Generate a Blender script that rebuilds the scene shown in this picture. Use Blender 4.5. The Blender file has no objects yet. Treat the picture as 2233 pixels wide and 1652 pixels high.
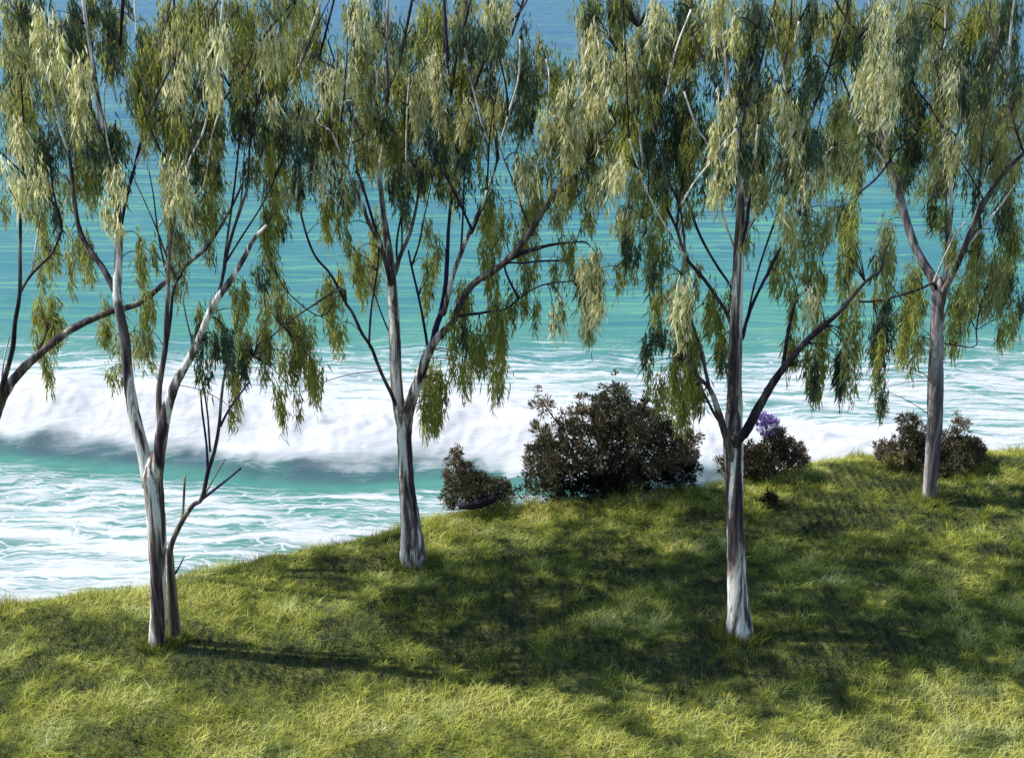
import bpy, math, random
import numpy as np
random.seed(7); RNG = np.random.default_rng(11)
S = bpy.context.scene
COL = S.collection

# ------------------------------------------------------------------ camera
CAM_H, PITCH, HFOV = 7.0, math.radians(20), math.radians(45)
F = 1116.0 / math.tan(HFOV / 2)
SP, CP = math.sin(PITCH), math.cos(PITCH)
cam = bpy.data.cameras.new('camera'); cam.sensor_fit = 'HORIZONTAL'; cam.angle = HFOV
cam.clip_start = 0.1; cam.clip_end = 9000
co = bpy.data.objects.new('camera', cam); COL.objects.link(co)
co.location = (0, 0, CAM_H); co.rotation_euler = (math.pi / 2 - PITCH, 0, 0)
S.camera = co

def ray(px, py):
    u, v = (px - 1116) / F, (826 - py) / F
    return np.array([u, CP + v * SP, -SP + v * CP])
def at(px, py, Y):
    d = ray(px, py); t = Y / d[1]
    return np.array([0, 0, CAM_H]) + d * t, t
def on_ground(px, py, z=0.0):
    d = ray(px, py); t = (z - CAM_H) / d[2]
    return np.array([0, 0, CAM_H]) + d * t

# ------------------------------------------------------------------ light
EL = math.radians(51); AZ = math.radians(7)          # sun from the left, a little beyond the trees
to_sun = np.array([-math.cos(EL) * math.cos(AZ), math.cos(EL) * math.sin(AZ), math.sin(EL)])
sun = bpy.data.lights.new('sun', 'SUN'); sun.energy = 3.7; sun.angle = math.radians(0.5); sun.color = (1.0, 0.95, 0.86)
so = bpy.data.objects.new('sun', sun); COL.objects.link(so)
import mathutils
so.rotation_euler = mathutils.Vector(to_sun).to_track_quat('Z', 'Y').to_euler()
so.location = (-20, 10, 30)
w = bpy.data.worlds.new('World'); S.world = w; w.use_nodes = True
nt = w.node_tree; bg = nt.nodes['Background']
sky = nt.nodes.new('ShaderNodeTexSky'); sky.sky_type = 'NISHITA'; sky.sun_disc = False
sky.sun_elevation = EL; sky.sun_rotation = math.atan2(to_sun[0], to_sun[1])
sky.altitude = 0; sky.air_density = 1.0; sky.dust_density = 0.6
nt.links.new(sky.outputs[0], bg.inputs[0]); bg.inputs[1].default_value = 0.15
S.view_settings.view_transform = 'Standard'; S.view_settings.look = 'None'
S.view_settings.exposure = 0.8; S.view_settings.gamma = 1

# ------------------------------------------------------------------ noise
_perm = RNG.random((256, 256))
def vnoise(x, y):
    xi = np.floor(x).astype(int); yi = np.floor(y).astype(int); fx = x - xi; fy = y - yi
    fx = fx * fx * (3 - 2 * fx); fy = fy * fy * (3 - 2 * fy)
    a = _perm[xi & 255, yi & 255]; b = _perm[(xi + 1) & 255, yi & 255]
    c = _perm[xi & 255, (yi + 1) & 255]; d = _perm[(xi + 1) & 255, (yi + 1) & 255]
    return (a * (1 - fx) + b * fx) * (1 - fy) + (c * (1 - fx) + d * fx) * fy
def fbm(x, y, o=4):
    s = 0; a = .5; t = 0
    for k in range(o):
        s = s + a * vnoise(x * 2 ** k + 17.3 * k, y * 2 ** k + 9.1 * k); t += a; a *= .5
    return s / t
def sstep(a, b, x):
    t = np.clip((x - a) / (b - a), 0, 1); return t * t * (3 - 2 * t)

# ------------------------------------------------------------------ objects
def link(name, verts, faces, mat, parent=None, col=None, attrs=None, smooth=False):
    me = bpy.data.meshes.new(name)
    verts = np.asarray(verts, dtype=np.float32)
    if isinstance(faces, np.ndarray):
        n, k = faces.shape
        me.vertices.add(len(verts)); me.vertices.foreach_set('co', verts.ravel())
        me.loops.add(n * k); me.loops.foreach_set('vertex_index', faces.ravel().astype(np.int32))
        me.polygons.add(n); me.polygons.foreach_set('loop_start', np.arange(0, n * k, k, dtype=np.int32))
        me.update(calc_edges=True)
    else:
        me.from_pydata([tuple(map(float, v)) for v in verts], [], faces); me.update()
    if col is not None:
        a = me.color_attributes.new('tint', 'FLOAT_COLOR', 'POINT')
        c4 = np.ones((len(verts), 4), np.float32); c4[:, :3] = col
        a.data.foreach_set('color', c4.ravel())
    for k_, v in (attrs or {}).items():
        a = me.attributes.new(k_, 'FLOAT', 'POINT'); a.data.foreach_set('value', np.asarray(v, np.float32))
    if smooth: me.polygons.foreach_set('use_smooth', np.ones(len(me.polygons), bool))
    me.materials.append(mat)
    o = bpy.data.objects.new(name, me); COL.objects.link(o)
    if parent is not None:
        o.parent = parent; o.matrix_parent_inverse = mathutils.Matrix.Translation(parent.location).inverted()
    return o
def empty(name, loc, label, cat, group=None):
    o = bpy.data.objects.new(name, None); COL.objects.link(o); o.location = loc; o.empty_display_size = .3
    o['label'] = label; o['category'] = cat
    if group: o['group'] = group
    return o

# ------------------------------------------------------------------ materials
def mat(name):
    m = bpy.data.materials.new(name); m.use_nodes = True
    return m, m.node_tree, m.node_tree.nodes['Principled BSDF']
def N(t, ty, **kw):
    n = t.nodes.new(ty)
    for k, v in kw.items():
        if k.startswith('i_'): n.inputs[k[2:].replace('_', ' ')].default_value = v
        else: setattr(n, k, v)
    return n
def ramp(t, stops, src):
    r = t.nodes.new('ShaderNodeValToRGB'); e = r.color_ramp.elements
    while len(e) < len(stops): e.new(.5)
    for k, (p, c) in enumerate(stops):
        e[k].position = p; e[k].color = (*c, 1) if len(c) == 3 else c
    t.links.new(src, r.inputs[0]); return r
def coords(t, scale):
    tc = t.nodes.new('ShaderNodeTexCoord'); mp = t.nodes.new('ShaderNodeMapping')
    mp.inputs['Scale'].default_value = scale
    t.links.new(tc.outputs['Object'], mp.inputs[0]); return mp.outputs[0]

def bark(name, stops, sc=(10, 10, .75), bump=.5):
    m, t, b = mat(name)
    n = N(t, 'ShaderNodeTexNoise', i_Scale=1.0, i_Detail=6.0, i_Roughness=.62, i_Distortion=.6)
    t.links.new(coords(t, sc), n.inputs['Vector'])
    r = ramp(t, stops, n.outputs[0]); t.links.new(r.outputs[0], b.inputs['Base Color'])
    n2 = N(t, 'ShaderNodeTexNoise', i_Scale=1.0, i_Detail=5.0, i_Roughness=.7)
    t.links.new(coords(t, (40, 40, 9)), n2.inputs['Vector'])
    bp = N(t, 'ShaderNodeBump', i_Strength=bump, i_Distance=.02)
    t.links.new(n2.outputs[0], bp.inputs['Height']); t.links.new(bp.outputs[0], b.inputs['Normal'])
    b.inputs['Roughness'].default_value = .85; b.inputs['Specular IOR Level'].default_value = .2
    return m
M = {}
M['W'] = bark('pale_bark', [(.38, (.030, .02, .035)), (.47, (.12, .095, .09)), (.515, (.36, .32, .28)), (.565, (.78, .76, .73)), (.66, (.70, .67, .62)), (.72, (.33, .28, .21))])
M['L'] = bark('white_twig_bark', [(.36, (.10, .08, .08)), (.45, (.50, .47, .44)), (.55, (.82, .80, .77)), (.75, (.6, .56, .50))])
M['H'] = bark('mauve_grey_bark', [(.36, (.05, .04, .055)), (.48, (.14, .12, .13)), (.57, (.34, .31, .32)), (.66, (.55, .51, .52)), (.75, (.24, .20, .17))])
M['G'] = bark('grey_bark', [(.36, (.025, .018, .03)), (.50, (.07, .055, .055)), (.60, (.18, .155, .13)), (.72, (.60, .57, .53))])
M['D'] = bark('dark_bark', [(.35, (.012, .009, .018)), (.52, (.035, .026, .035)), (.66, (.12, .10, .09)), (.78, (.35, .32, .30))])
M['V'] = bark('bluish_dark_bark', [(.35, (.012, .01, .03)), (.6, (.035, .03, .09)), (.8, (.12, .10, .16))])
M['K'] = bark('charred_wood', [(.35, (.008, .007, .012)), (.6, (.022, .017, .03)), (.8, (.06, .05, .06))])
M['T'] = bark('tan_bark', [(.38, (.03, .022, .03)), (.50, (.16, .13, .09)), (.62, (.36, .31, .19))])

def leafmat(name, trans=.45, spec=.25, rough=.5):
    m, t, b = mat(name)
    a = N(t, 'ShaderNodeVertexColor', layer_name='tint')
    b.inputs['Roughness'].default_value = rough; b.inputs['Specular IOR Level'].default_value = spec
    tr = N(t, 'ShaderNodeBsdfTranslucent'); mx = N(t, 'ShaderNodeMixShader'); mx.inputs[0].default_value = trans
    t.links.new(a.outputs[0], b.inputs['Base Color']); t.links.new(a.outputs[0], tr.inputs[0])
    t.links.new(b.outputs[0], mx.inputs[1]); t.links.new(tr.outputs[0], mx.inputs[2])
    t.links.new(mx.outputs[0], t.nodes['Material Output'].inputs[0]); return m
M['leaf'] = leafmat('weeping_leaves', .55); M['bush'] = leafmat('shrub_leaves', .2); M['grass'] = leafmat('grass_blades', .4, .15, .6)

# ------------------------------------------------------------------ ground
EDGE = [(-700, 1480), (-300, 1350), (0, 1300), (200, 1268), (330, 1258), (400, 1232), (530, 1205), (700, 1172), (860, 1138), (940, 1112),
        (1000, 1100), (1130, 1086), (1250, 1066), (1400, 1052), (1540, 1042), (1640, 1026), (1760, 992), (1900, 974), (2040, 970), (2150, 966),
        (2232, 966), (2600, 958), (3200, 950)]
_e = np.array([on_ground(*p)[:2] for p in EDGE])
def edge_y(x): return np.interp(x, _e[:, 0], _e[:, 1])
SEA = -12.0
def ground_h(x, y):
    x = np.asarray(x, float); y = np.asarray(y, float)
    h = (fbm(x * .5 + 40, y * .5 + 40, 3) - .5) * .22
    d = y - edge_y(x)
    h = h * (1 - sstep(-1.2, 0, d))
    h = h - np.where(d > -.5, .55 * np.maximum(d + .5, 0) ** 1.6, 0) * (d < 1.0) - np.where(d >= 1.0, .55 * 1.5 ** 1.6 + (d - 1.0) * 1.25, 0)
    h = h + np.maximum(9.0 - y, 0) * .52
    return np.maximum(h, SEA - 3)
xs = np.concatenate([np.linspace(-60, -12, 40), np.linspace(-11.8, 18, 180), np.linspace(18.5, 80, 50)])
ys = np.concatenate([np.linspace(-25, 6, 32), np.linspace(6.2, 24, 150), np.linspace(24.3, 40, 30)])
X, Yg = np.meshgrid(xs, ys); Z = ground_h(X, Yg)
Z = np.where(Yg < 0, np.minimum(Z, 9 * .52 + (0 - Yg) * .05), Z)
def gridfaces(nr, nc):
    i = np.arange(nr - 1)[:, None] * nc + np.arange(nc - 1)[None, :]; i = i.ravel()
    return np.stack([i, i + 1, i + nc + 1, i + nc], 1)
m, t, b = mat('grassy_soil')
n = N(t, 'ShaderNodeTexNoise', i_Scale=1.0, i_Detail=8.0, i_Roughness=.7); t.links.new(coords(t, (3, 3, 3)), n.inputs['Vector'])
r = ramp(t, [(.3, (.05, .06, .02)), (.55, (.11, .12, .03)), (.75, (.22, .20, .06))], n.outputs[0]); t.links.new(r.outputs[0], b.inputs['Base Color'])
b.inputs['Roughness'].default_value = .95; b.inputs['Specular IOR Level'].default_value = .1
g = link('ground', np.stack([X.ravel(), Yg.ravel(), Z.ravel()], 1), gridfaces(len(ys), len(xs)), m, smooth=True)
g['kind'] = 'structure'

# grass -----------------------------------------------------------------
def gpt(px, py): return on_ground(px, py)[:2]
SUN_PATCHES = [(1050, 1115, .5, .9), (1240, 1080, .7, 1.), (1560, 1060, .5, 1.), (1000, 1160, .6, .7), (280, 1275, .8, .9), (560, 1225, .8, .8), (1900, 985, .6, .8), (150, 1300, 1.2, 1), (420, 1300, 1., .6), (1300, 1120, 1.3, 1.1), (1460, 1075, .8, 1.2), (1180, 1110, .6, .9), (1120, 1180, .6, .8), (1760, 1215, .5, .9),  # sunlit stretches of grass, painted in as paler blade colour
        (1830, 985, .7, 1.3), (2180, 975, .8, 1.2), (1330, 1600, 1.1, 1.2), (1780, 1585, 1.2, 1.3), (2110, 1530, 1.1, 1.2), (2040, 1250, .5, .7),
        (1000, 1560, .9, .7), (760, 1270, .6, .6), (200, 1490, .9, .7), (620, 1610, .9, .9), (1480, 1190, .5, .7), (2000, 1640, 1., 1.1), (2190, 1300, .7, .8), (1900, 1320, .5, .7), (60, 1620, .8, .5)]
SHADE_PATCHES = [(450, 1420, 1.2), (250, 1395, .8), (1050, 1300, 1.2), (1240, 1270, .9), (1150, 1400, .9), (1800, 1130, 1.), (2050, 1130, .9), (1720, 1450, 1.), (900, 1230, .7), (650, 1480, .8), (1500, 1350, .8), (1950, 1400, .7)]  # pools of shade around the trees, painted in as darker blade colour
def grass(n, x0, x1, y0, seedsoff, hmin, hmax, wid):
    x = RNG.uniform(x0, x1, n); y = y0 + RNG.random(n) ** .9 * 0
    y = RNG.uniform(y0, 18.5, n)
    keep = y < edge_y(x) + .25 - .1 * RNG.random(n); x = x[keep]; y = y[keep]; n = len(x)
    # tufting: draw blades to random tuft centres
    tx = np.round(x / .11 + RNG.normal(0, .22, n)) * .11; x = x * .7 + tx * .3
    z = ground_h(x, y) - .01
    fringe = sstep(-.5, .2, y - edge_y(x))
    patch = fbm(x * .8 + 5, y * 1.2 + 3, 3); fine = fbm(x * 3.1 + 50, y * 3.7 + 70, 3); fin2 = fbm(x * 9, y * 11, 2)
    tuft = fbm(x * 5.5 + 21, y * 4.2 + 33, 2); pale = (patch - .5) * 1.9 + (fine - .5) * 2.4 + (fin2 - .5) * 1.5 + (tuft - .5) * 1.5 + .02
    for px, py, rad, s in SUN_PATCHES:
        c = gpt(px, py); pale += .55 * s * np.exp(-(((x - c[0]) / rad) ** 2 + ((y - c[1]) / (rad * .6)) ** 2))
    for px, py, rad in SHADE_PATCHES:
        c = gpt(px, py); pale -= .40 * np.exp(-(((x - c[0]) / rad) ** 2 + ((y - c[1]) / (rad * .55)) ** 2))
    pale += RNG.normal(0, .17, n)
    hgt = RNG.uniform(hmin, hmax, n) * (.35 + 1.5 * tuft) * (1 + .5 * fringe)
    ang = RNG.uniform(0, 2 * np.pi, n); lean = RNG.normal(0, .38, (n, 2)) + np.array([.10, 0])
    wv = np.stack([np.cos(ang), np.sin(ang), np.zeros(n)], 1) * (wid * RNG.uniform(.6, 1.3, n))[:, None]
    p = np.stack([x, y, z], 1)
    up = np.stack([lean[:, 0], lean[:, 1], np.ones(n)], 1)
    up2 = np.stack([lean[:, 0] * 2.1, lean[:, 1] * 2.1, np.full(n, .92)], 1)
    v = np.stack([p - wv, p + wv, p + up * (hgt * .55)[:, None] + wv * .8, p + up2 * hgt[:, None], p + up * (hgt * .55)[:, None] - wv * .8], 1)
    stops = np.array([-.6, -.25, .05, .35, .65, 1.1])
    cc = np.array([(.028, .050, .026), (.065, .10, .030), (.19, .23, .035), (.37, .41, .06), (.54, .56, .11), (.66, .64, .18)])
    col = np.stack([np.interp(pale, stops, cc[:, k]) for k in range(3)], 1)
    grey = (RNG.random(n) < .10 + .45 * sstep(.58, .72, fbm(x * 1.7 + 11, y * 2.4 + 61, 2)))[:, None]
    col = np.where(grey, col * np.array([1.02, 1.12, 2.0]), col) * RNG.uniform(.75, 1.25, (n, 1))
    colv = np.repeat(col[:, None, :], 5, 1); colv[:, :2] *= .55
    i = np.arange(n)[:, None] * 5
    f = np.concatenate([np.concatenate([i, i + 1, i + 2, i + 4], 1)], 0)
    f3 = np.concatenate([i + 4, i + 2, i + 3], 1)
    return v.reshape(-1, 3), f, f3, colv.reshape(-1, 3)
def fringe_blades(n):
    # taller seeding stalks on the brow of the bank
    x = RNG.uniform(-10.5, 15.5, n); x = x[vnoise(x * 2.1 + 3, x * 0 + 8) * .6 + vnoise(x * 7, x * 0 + 2) * .4 > RNG.uniform(.2, .75, n)]
    n = len(x); y = edge_y(x) + RNG.uniform(-.35, .12, n); z = ground_h(x, y) - .01; h = RNG.uniform(.06, .17, n) * (.4 + 1.3 * fbm(x * 2.3, x * 0 + 5, 3) ** 1.5 * 1.6)
    an = RNG.uniform(0, 2 * np.pi, n); wv = np.stack([np.cos(an), np.sin(an), 0 * an], 1) * .0035; p = np.stack([x, y, z], 1); ln = RNG.normal(0, .16, (n, 2))
    up = np.stack([ln[:, 0], ln[:, 1], np.ones(n)], 1); up2 = np.stack([ln[:, 0] * 2, ln[:, 1] * 2, np.full(n, .95)], 1)
    v = np.stack([p - wv, p + wv, p + up * (h * .55)[:, None] + wv * .8, p + up2 * h[:, None], p + up * (h * .55)[:, None] - wv * .8], 1)
    u = RNG.random((n, 1)); col = (np.array([.50, .48, .10]) * u + np.array([.16, .19, .04]) * (1 - u)); i = np.arange(n)[:, None] * 5
    return v.reshape(-1, 3), np.concatenate([np.concatenate([i, i + 1, i + 2], 1), np.concatenate([i, i + 2, i + 4], 1), np.concatenate([i + 4, i + 2, i + 3], 1)], 0), np.repeat(col, 5, 0)
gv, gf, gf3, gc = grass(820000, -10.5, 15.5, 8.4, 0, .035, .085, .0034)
tri = np.concatenate([gf[:, [0, 1, 2]], gf[:, [0, 2, 3]], gf3], 0)
def collar(px, py, rx, n, h0=.10):
    c = on_ground(px, py); an = RNG.uniform(0, 2 * np.pi, n); rr = rx * (.55 + .55 * RNG.random(n)); return c[0] + rr * np.cos(an), c[1] + rr * np.sin(an) * .8, RNG.uniform(.5, 1.2, n) * h0
def blades(x, y, h):
    n = len(x); z = ground_h(x, y) - .01; an = RNG.uniform(0, 2 * np.pi, n); wv = np.stack([np.cos(an), np.sin(an), 0 * an], 1) * .0035; p = np.stack([x, y, z], 1); ln = RNG.normal(0, .25, (n, 2))
    up = np.stack([ln[:, 0], ln[:, 1], np.ones(n)], 1); up2 = np.stack([ln[:, 0] * 2, ln[:, 1] * 2, np.full(n, .95)], 1)
    v = np.stack([p - wv, p + wv, p + up * (h * .55)[:, None] + wv * .8, p + up2 * h[:, None], p + up * (h * .55)[:, None] - wv * .8], 1)
    u = RNG.random((n, 1)); col = (np.array([.36, .38, .07]) * u + np.array([.05, .08, .025]) * (1 - u)); i = np.arange(n)[:, None] * 5
    return v.reshape(-1, 3), np.concatenate([np.concatenate([i, i + 1, i + 2], 1), np.concatenate([i, i + 2, i + 4], 1), np.concatenate([i + 4, i + 2, i + 3], 1)], 0), np.repeat(col, 5, 0)
cs = [collar(341, 1410, .2, 700, .15), collar(384, 1392, .14, 350, .13), collar(900, 1220, .28, 900, .16), collar(1614, 1386, .28, 950, .15), collar(2028, 1094, .2, 700, .16), collar(1330, 1078, 1.1, 2600, .12), collar(1040, 1105, .5, 900, .11), collar(1680, 1044, .7, 1300, .11), collar(2030, 1024, .75, 1400, .11)]
bv, bf, bc = blades(*[np.concatenate([q_[k_] for q_ in cs]) for k_ in range(3)])
tri = np.concatenate([tri, bf + len(gv)], 0); gv = np.concatenate([gv, bv]); gc = np.concatenate([gc, bc])
fv, ff, fc = fringe_blades(26000); tri = np.concatenate([tri, ff + len(gv)], 0); gv = np.concatenate([gv, fv]); gc = np.concatenate([gc, fc])
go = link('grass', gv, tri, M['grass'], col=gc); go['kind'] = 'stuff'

# ------------------------------------------------------------------ sea
rows = np.concatenate([np.arange(22, 36, .35), np.arange(36, 53, .1), 53 * 1.022 ** np.arange(0, 215)])
cols = np.linspace(-1, 1, 720)
R, C = np.meshgrid(rows, cols, indexing='ij')
SX = C * (R * .62 + 14) ; SY = R
line = 45.7 - .20 * (SX + 20) + (fbm(SX * .10 + 30, SX * 0 + 4, 2) - .5) * 2.4
d = SY - line
prof = np.where(d < 2.2, sstep(-.6, 2.2, d), np.exp(-np.maximum(d - 2.2, 0) / 4.8))
hx = .55 + 1.0 * fbm(SX * .22 + 8, SX * 0 + 2, 2)
bil = 1 - np.abs(2 * fbm(SX * .9 + 3, SY * 1.1 + 7, 4) - 1) * 2
crest = prof * hx * 1.35 + prof * (bil - .4) * .16 * sstep(9, 0, d) + prof * (fbm(SX * 3.5, SY * 3.5, 3) - .5) * .16 * sstep(7, 0, d)
swell = .10 * np.sin((SY - line) * .9 + 3 * fbm(SX * .06, SY * .1, 2) * 6) * (SY < 140) + (fbm(SX * .5 + 60, SY * 1.3, 3) - .5) * .22
far = sstep(60, 200, SY)
SZ = SEA + crest + swell * (1 + 1.5 * far)
lat = fbm(SX * .07 + 90, SY * .09 + 12, 3) - .5
front = sstep(-1.9, -.3, d)
foam = np.where(d < 0, .47 + .12 * sstep(-2, -9, d) - .42 * sstep(-2.8, -1.2, d) * (1 - sstep(-1.1, -.2, d + (fbm(SX * 1.3, SY * 1.3 + 40, 3) - .5) * 1.2)), 1.0 * (1 - sstep(4.5, 8, d)) + .0)
foam = np.where(d >= 0, np.maximum(foam, (1.0 - .42 * sstep(3.5, 7.5, d)) * (1 - .8 * sstep(52, 59, SY + lat * 7))), foam)
foam = foam + lat * .30 * (d > 6)
foam = np.where(d < -2.5, foam + lat * .35, foam)
foam = np.maximum(foam, 1.3 * sstep(-1.0, .1, d + (fbm(SX * 1.3, SY * 1.3 + 40, 3) - .5) * 1.2) * (1 - sstep(3.5, 5, d)))
foam = foam * (1 - sstep(58.5, 62, SY + lat * 7))
shoal = sstep(20, 0, d)                       # 1 at the surf, 0 in deep water
m, t, b = mat('sea_water')
def attr(nm): return N(t, 'ShaderNodeAttribute', attribute_name=nm).outputs['Fac']
# water colour from near turquoise to deep blue offshore
dist = N(t, 'ShaderNodeAttribute', attribute_name='offshore').outputs['Fac']
ns = N(t, 'ShaderNodeTexNoise', i_Scale=1.0, i_Detail=6.0, i_Roughness=.7, i_Distortion=.4); t.links.new(coords(t, (.05, 1.1, 1)), ns.inputs['Vector'])
ns2 = N(t, 'ShaderNodeTexNoise', i_Scale=1.0, i_Detail=3.0, i_Roughness=.6); t.links.new(coords(t, (.012, .06, 1)), ns2.inputs['Vector'])
ad = N(t, 'ShaderNodeMath', operation='MULTIPLY_ADD'); t.links.new(ns.outputs[0], ad.inputs[0]); ad.inputs[1].default_value = 1.15; t.links.new(dist, ad.inputs[2])
ad2 = N(t, 'ShaderNodeMath', operation='MULTIPLY_ADD'); t.links.new(ns2.outputs[0], ad2.inputs[0]); ad2.inputs[1].default_value = .45; t.links.new(ad.outputs[0], ad2.inputs[2])
ad3 = N(t, 'ShaderNodeMath', operation='SUBTRACT'); t.links.new(ad2.outputs[0], ad3.inputs[0]); ad3.inputs[1].default_value = .80
wc = ramp(t, [(0.0, (.062, .195, .16)), (.2, (.050, .18, .165)), (.36, (.036, .140, .17)), (.47, (.044, .165, .165)), (.58, (.027, .098, .165)), (.68, (.036, .138, .155)), (.78, (.023, .080, .18)), (.88, (.032, .118, .15)), (1.0, (.023, .078, .175))], ad3.outputs[0])
# yellow-green streaks: sunlit ripple lines painted into the water colour
nst = N(t, 'ShaderNodeTexNoise', i_Scale=1.0, i_Detail=5.0, i_Roughness=.55, i_Distortion=1.2); t.links.new(coords(t, (.06, 1.7, 1)), nst.inputs['Vector'])
rst = ramp(t, [(.53, (0, 0, 0)), (.60, (1, 1, 1)), (.66, (0, 0, 0))], nst.outputs[0])
mst = N(t, 'ShaderNodeMix', data_type='RGBA'); mst.inputs[7].default_value = (.14, .36, .17, 1)
fs = N(t, 'ShaderNodeMath', operation='MULTIPLY'); fs.inputs[1].default_value = .6; t.links.new(rst.outputs[0], fs.inputs[0])
fcm = N(t, 'ShaderNodeMix', data_type='RGBA'); fcm.inputs[7].default_value = (.050, .090, .110, 1); t.links.new(attr('face'), fcm.inputs[0]); t.links.new(wc.outputs[0], fcm.inputs[6])  # blue-grey of the wave face, its shading mixed into the water colour
og = N(t, 'ShaderNodeMapRange'); t.links.new(dist, og.inputs[0]); og.inputs[1].default_value = .10; og.inputs[2].default_value = .30
fg = N(t, 'ShaderNodeMath', operation='MULTIPLY'); t.links.new(fs.outputs[0], fg.inputs[0]); t.links.new(og.outputs[0], fg.inputs[1])
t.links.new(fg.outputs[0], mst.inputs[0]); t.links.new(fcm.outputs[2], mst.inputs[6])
# foam lace: warped, stretched voronoi nets
tc = N(t, 'ShaderNodeTexCoord')
wn = N(t, 'ShaderNodeTexNoise', i_Scale=.35, i_Detail=4.0, i_Roughness=.6); t.links.new(tc.outputs['Object'], wn.inputs['Vector'])
wsub = N(t, 'ShaderNodeVectorMath', operation='SUBTRACT'); t.links.new(wn.outputs['Color'], wsub.inputs[0]); wsub.inputs[1].default_value = (.5, .5, .5)
wsc = N(t, 'ShaderNodeVectorMath', operation='MULTIPLY'); t.links.new(wsub.outputs[0], wsc.inputs[0]); wsc.inputs[1].default_value = (3.0, 1.5, 0)
wadd = N(t, 'ShaderNodeVectorMath', operation='ADD'); t.links.new(tc.outputs['Object'], wadd.inputs[0]); t.links.new(wsc.outputs[0], wadd.inputs[1])
def net(sx, sy, off):
    mp = N(t, 'ShaderNodeMapping'); mp.inputs['Scale'].default_value = (sx, sy, 0); mp.inputs['Location'].default_value = off
    t.links.new(wadd.outputs[0], mp.inputs[0])
    v = N(t, 'ShaderNodeTexVoronoi', feature='DISTANCE_TO_EDGE', i_Scale=1.0); t.links.new(mp.outputs[0], v.inputs['Vector'])
    return v.outputs['Distance']
fo = attr('foam')
fine = N(t, 'ShaderNodeTexNoise', i_Scale=1.0, i_Detail=6.0, i_Roughness=.75); t.links.new(coords(t, (1.1, 5.5, 1)), fine.inputs['Vector'])
def netmask(dn, k, wdt):
    # mask = smoothstep(thr - dist),  thr = foam * k  (+ ragged edge)
    a1 = N(t, 'ShaderNodeMath', operation='MULTIPLY'); t.links.new(fo, a1.inputs[0]); a1.inputs[1].default_value = k
    rg = N(t, 'ShaderNodeMath', operation='MULTIPLY_ADD'); t.links.new(fine.outputs[0], rg.inputs[0]); rg.inputs[1].default_value = .26; t.links.new(a1.outputs[0], rg.inputs[2])
    s1 = N(t, 'ShaderNodeMath', operation='SUBTRACT'); t.links.new(rg.outputs[0], s1.inputs[0]); t.links.new(dn, s1.inputs[1])
    mr = N(t, 'ShaderNodeMapRange'); mr.interpolation_type = 'SMOOTHSTEP'; t.links.new(s1.outputs[0], mr.inputs[0])
    mr.inputs[1].default_value = .13; mr.inputs[2].default_value = .13 + wdt
    return mr.outputs[0]
sn = N(t, 'ShaderNodeTexNoise', i_Scale=1.0, i_Detail=5.0, i_Roughness=.62, i_Distortion=.7)
smp = N(t, 'ShaderNodeMapping'); smp.inputs['Scale'].default_value = (.26, 2.3, 0); t.links.new(wadd.outputs[0], smp.inputs[0]); t.links.new(smp.outputs[0], sn.inputs['Vector'])
s0 = N(t, 'ShaderNodeMath', operation='MULTIPLY_ADD'); t.links.new(fo, s0.inputs[0]); s0.inputs[1].default_value = .36; t.links.new(sn.outputs[0], s0.inputs[2])
smr = N(t, 'ShaderNodeMapRange'); smr.interpolation_type = 'SMOOTHSTEP'; t.links.new(s0.outputs[0], smr.inputs[0]); smr.inputs[1].default_value = .60; smr.inputs[2].default_value = .80
m1 = smr.outputs[0]; m2 = netmask(net(.62, 3.6, (13.1, 2.2, 0)), .15, .09)
mxn = N(t, 'ShaderNodeMath', operation='MAXIMUM'); t.links.new(m1, mxn.inputs[0]); t.links.new(m2, mxn.inputs[1])
gate = N(t, 'ShaderNodeMapRange'); t.links.new(fo, gate.inputs[0]); gate.inputs[1].default_value = .02; gate.inputs[2].default_value = .22
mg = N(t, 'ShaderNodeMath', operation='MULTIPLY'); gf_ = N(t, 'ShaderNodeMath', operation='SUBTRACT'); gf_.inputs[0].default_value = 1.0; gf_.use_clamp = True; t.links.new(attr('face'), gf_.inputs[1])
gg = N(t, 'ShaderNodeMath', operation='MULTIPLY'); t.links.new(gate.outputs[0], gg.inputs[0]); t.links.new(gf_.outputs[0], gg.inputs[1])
t.links.new(mxn.outputs[0], mg.inputs[0]); t.links.new(gg.outputs[0], mg.inputs[1])
fo2 = N(t, 'ShaderNodeMath', operation='MULTIPLY_ADD'); t.links.new(fine.outputs[0], fo2.inputs[0]); fo2.inputs[1].default_value = .5; t.links.new(fo, fo2.inputs[2])
sol = N(t, 'ShaderNodeMapRange'); t.links.new(fo2.outputs[0], sol.inputs[0]); sol.inputs[1].default_value = .70; sol.inputs[2].default_value = 1.45; sol.interpolation_type = 'SMOOTHSTEP'
mk = N(t, 'ShaderNodeMath', operation='MAXIMUM'); t.links.new(mg.outputs[0], mk.inputs[0]); t.links.new(sol.outputs[0], mk.inputs[1])
fm = N(t, 'ShaderNodeMix', data_type='RGBA'); t.links.new(mk.outputs[0], fm.inputs[0]); t.links.new(mst.outputs[2], fm.inputs[6]); fm.inputs[7].default_value = (.49, .50, .52, 1)
t.links.new(fm.outputs[2], b.inputs['Base Color'])
b.inputs['Roughness'].default_value = .45; b.inputs['Specular IOR Level'].default_value = .06
bn = N(t, 'ShaderNodeTexNoise', i_Scale=1.0, i_Detail=6.0, i_Roughness=.65); t.links.new(coords(t, (.8, 2.4, 1)), bn.inputs['Vector'])
bp = N(t, 'ShaderNodeBump', i_Strength=.3, i_Distance=.3); t.links.new(bn.outputs[0], bp.inputs['Height']); t.links.new(bp.outputs[0], b.inputs['Normal'])
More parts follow.
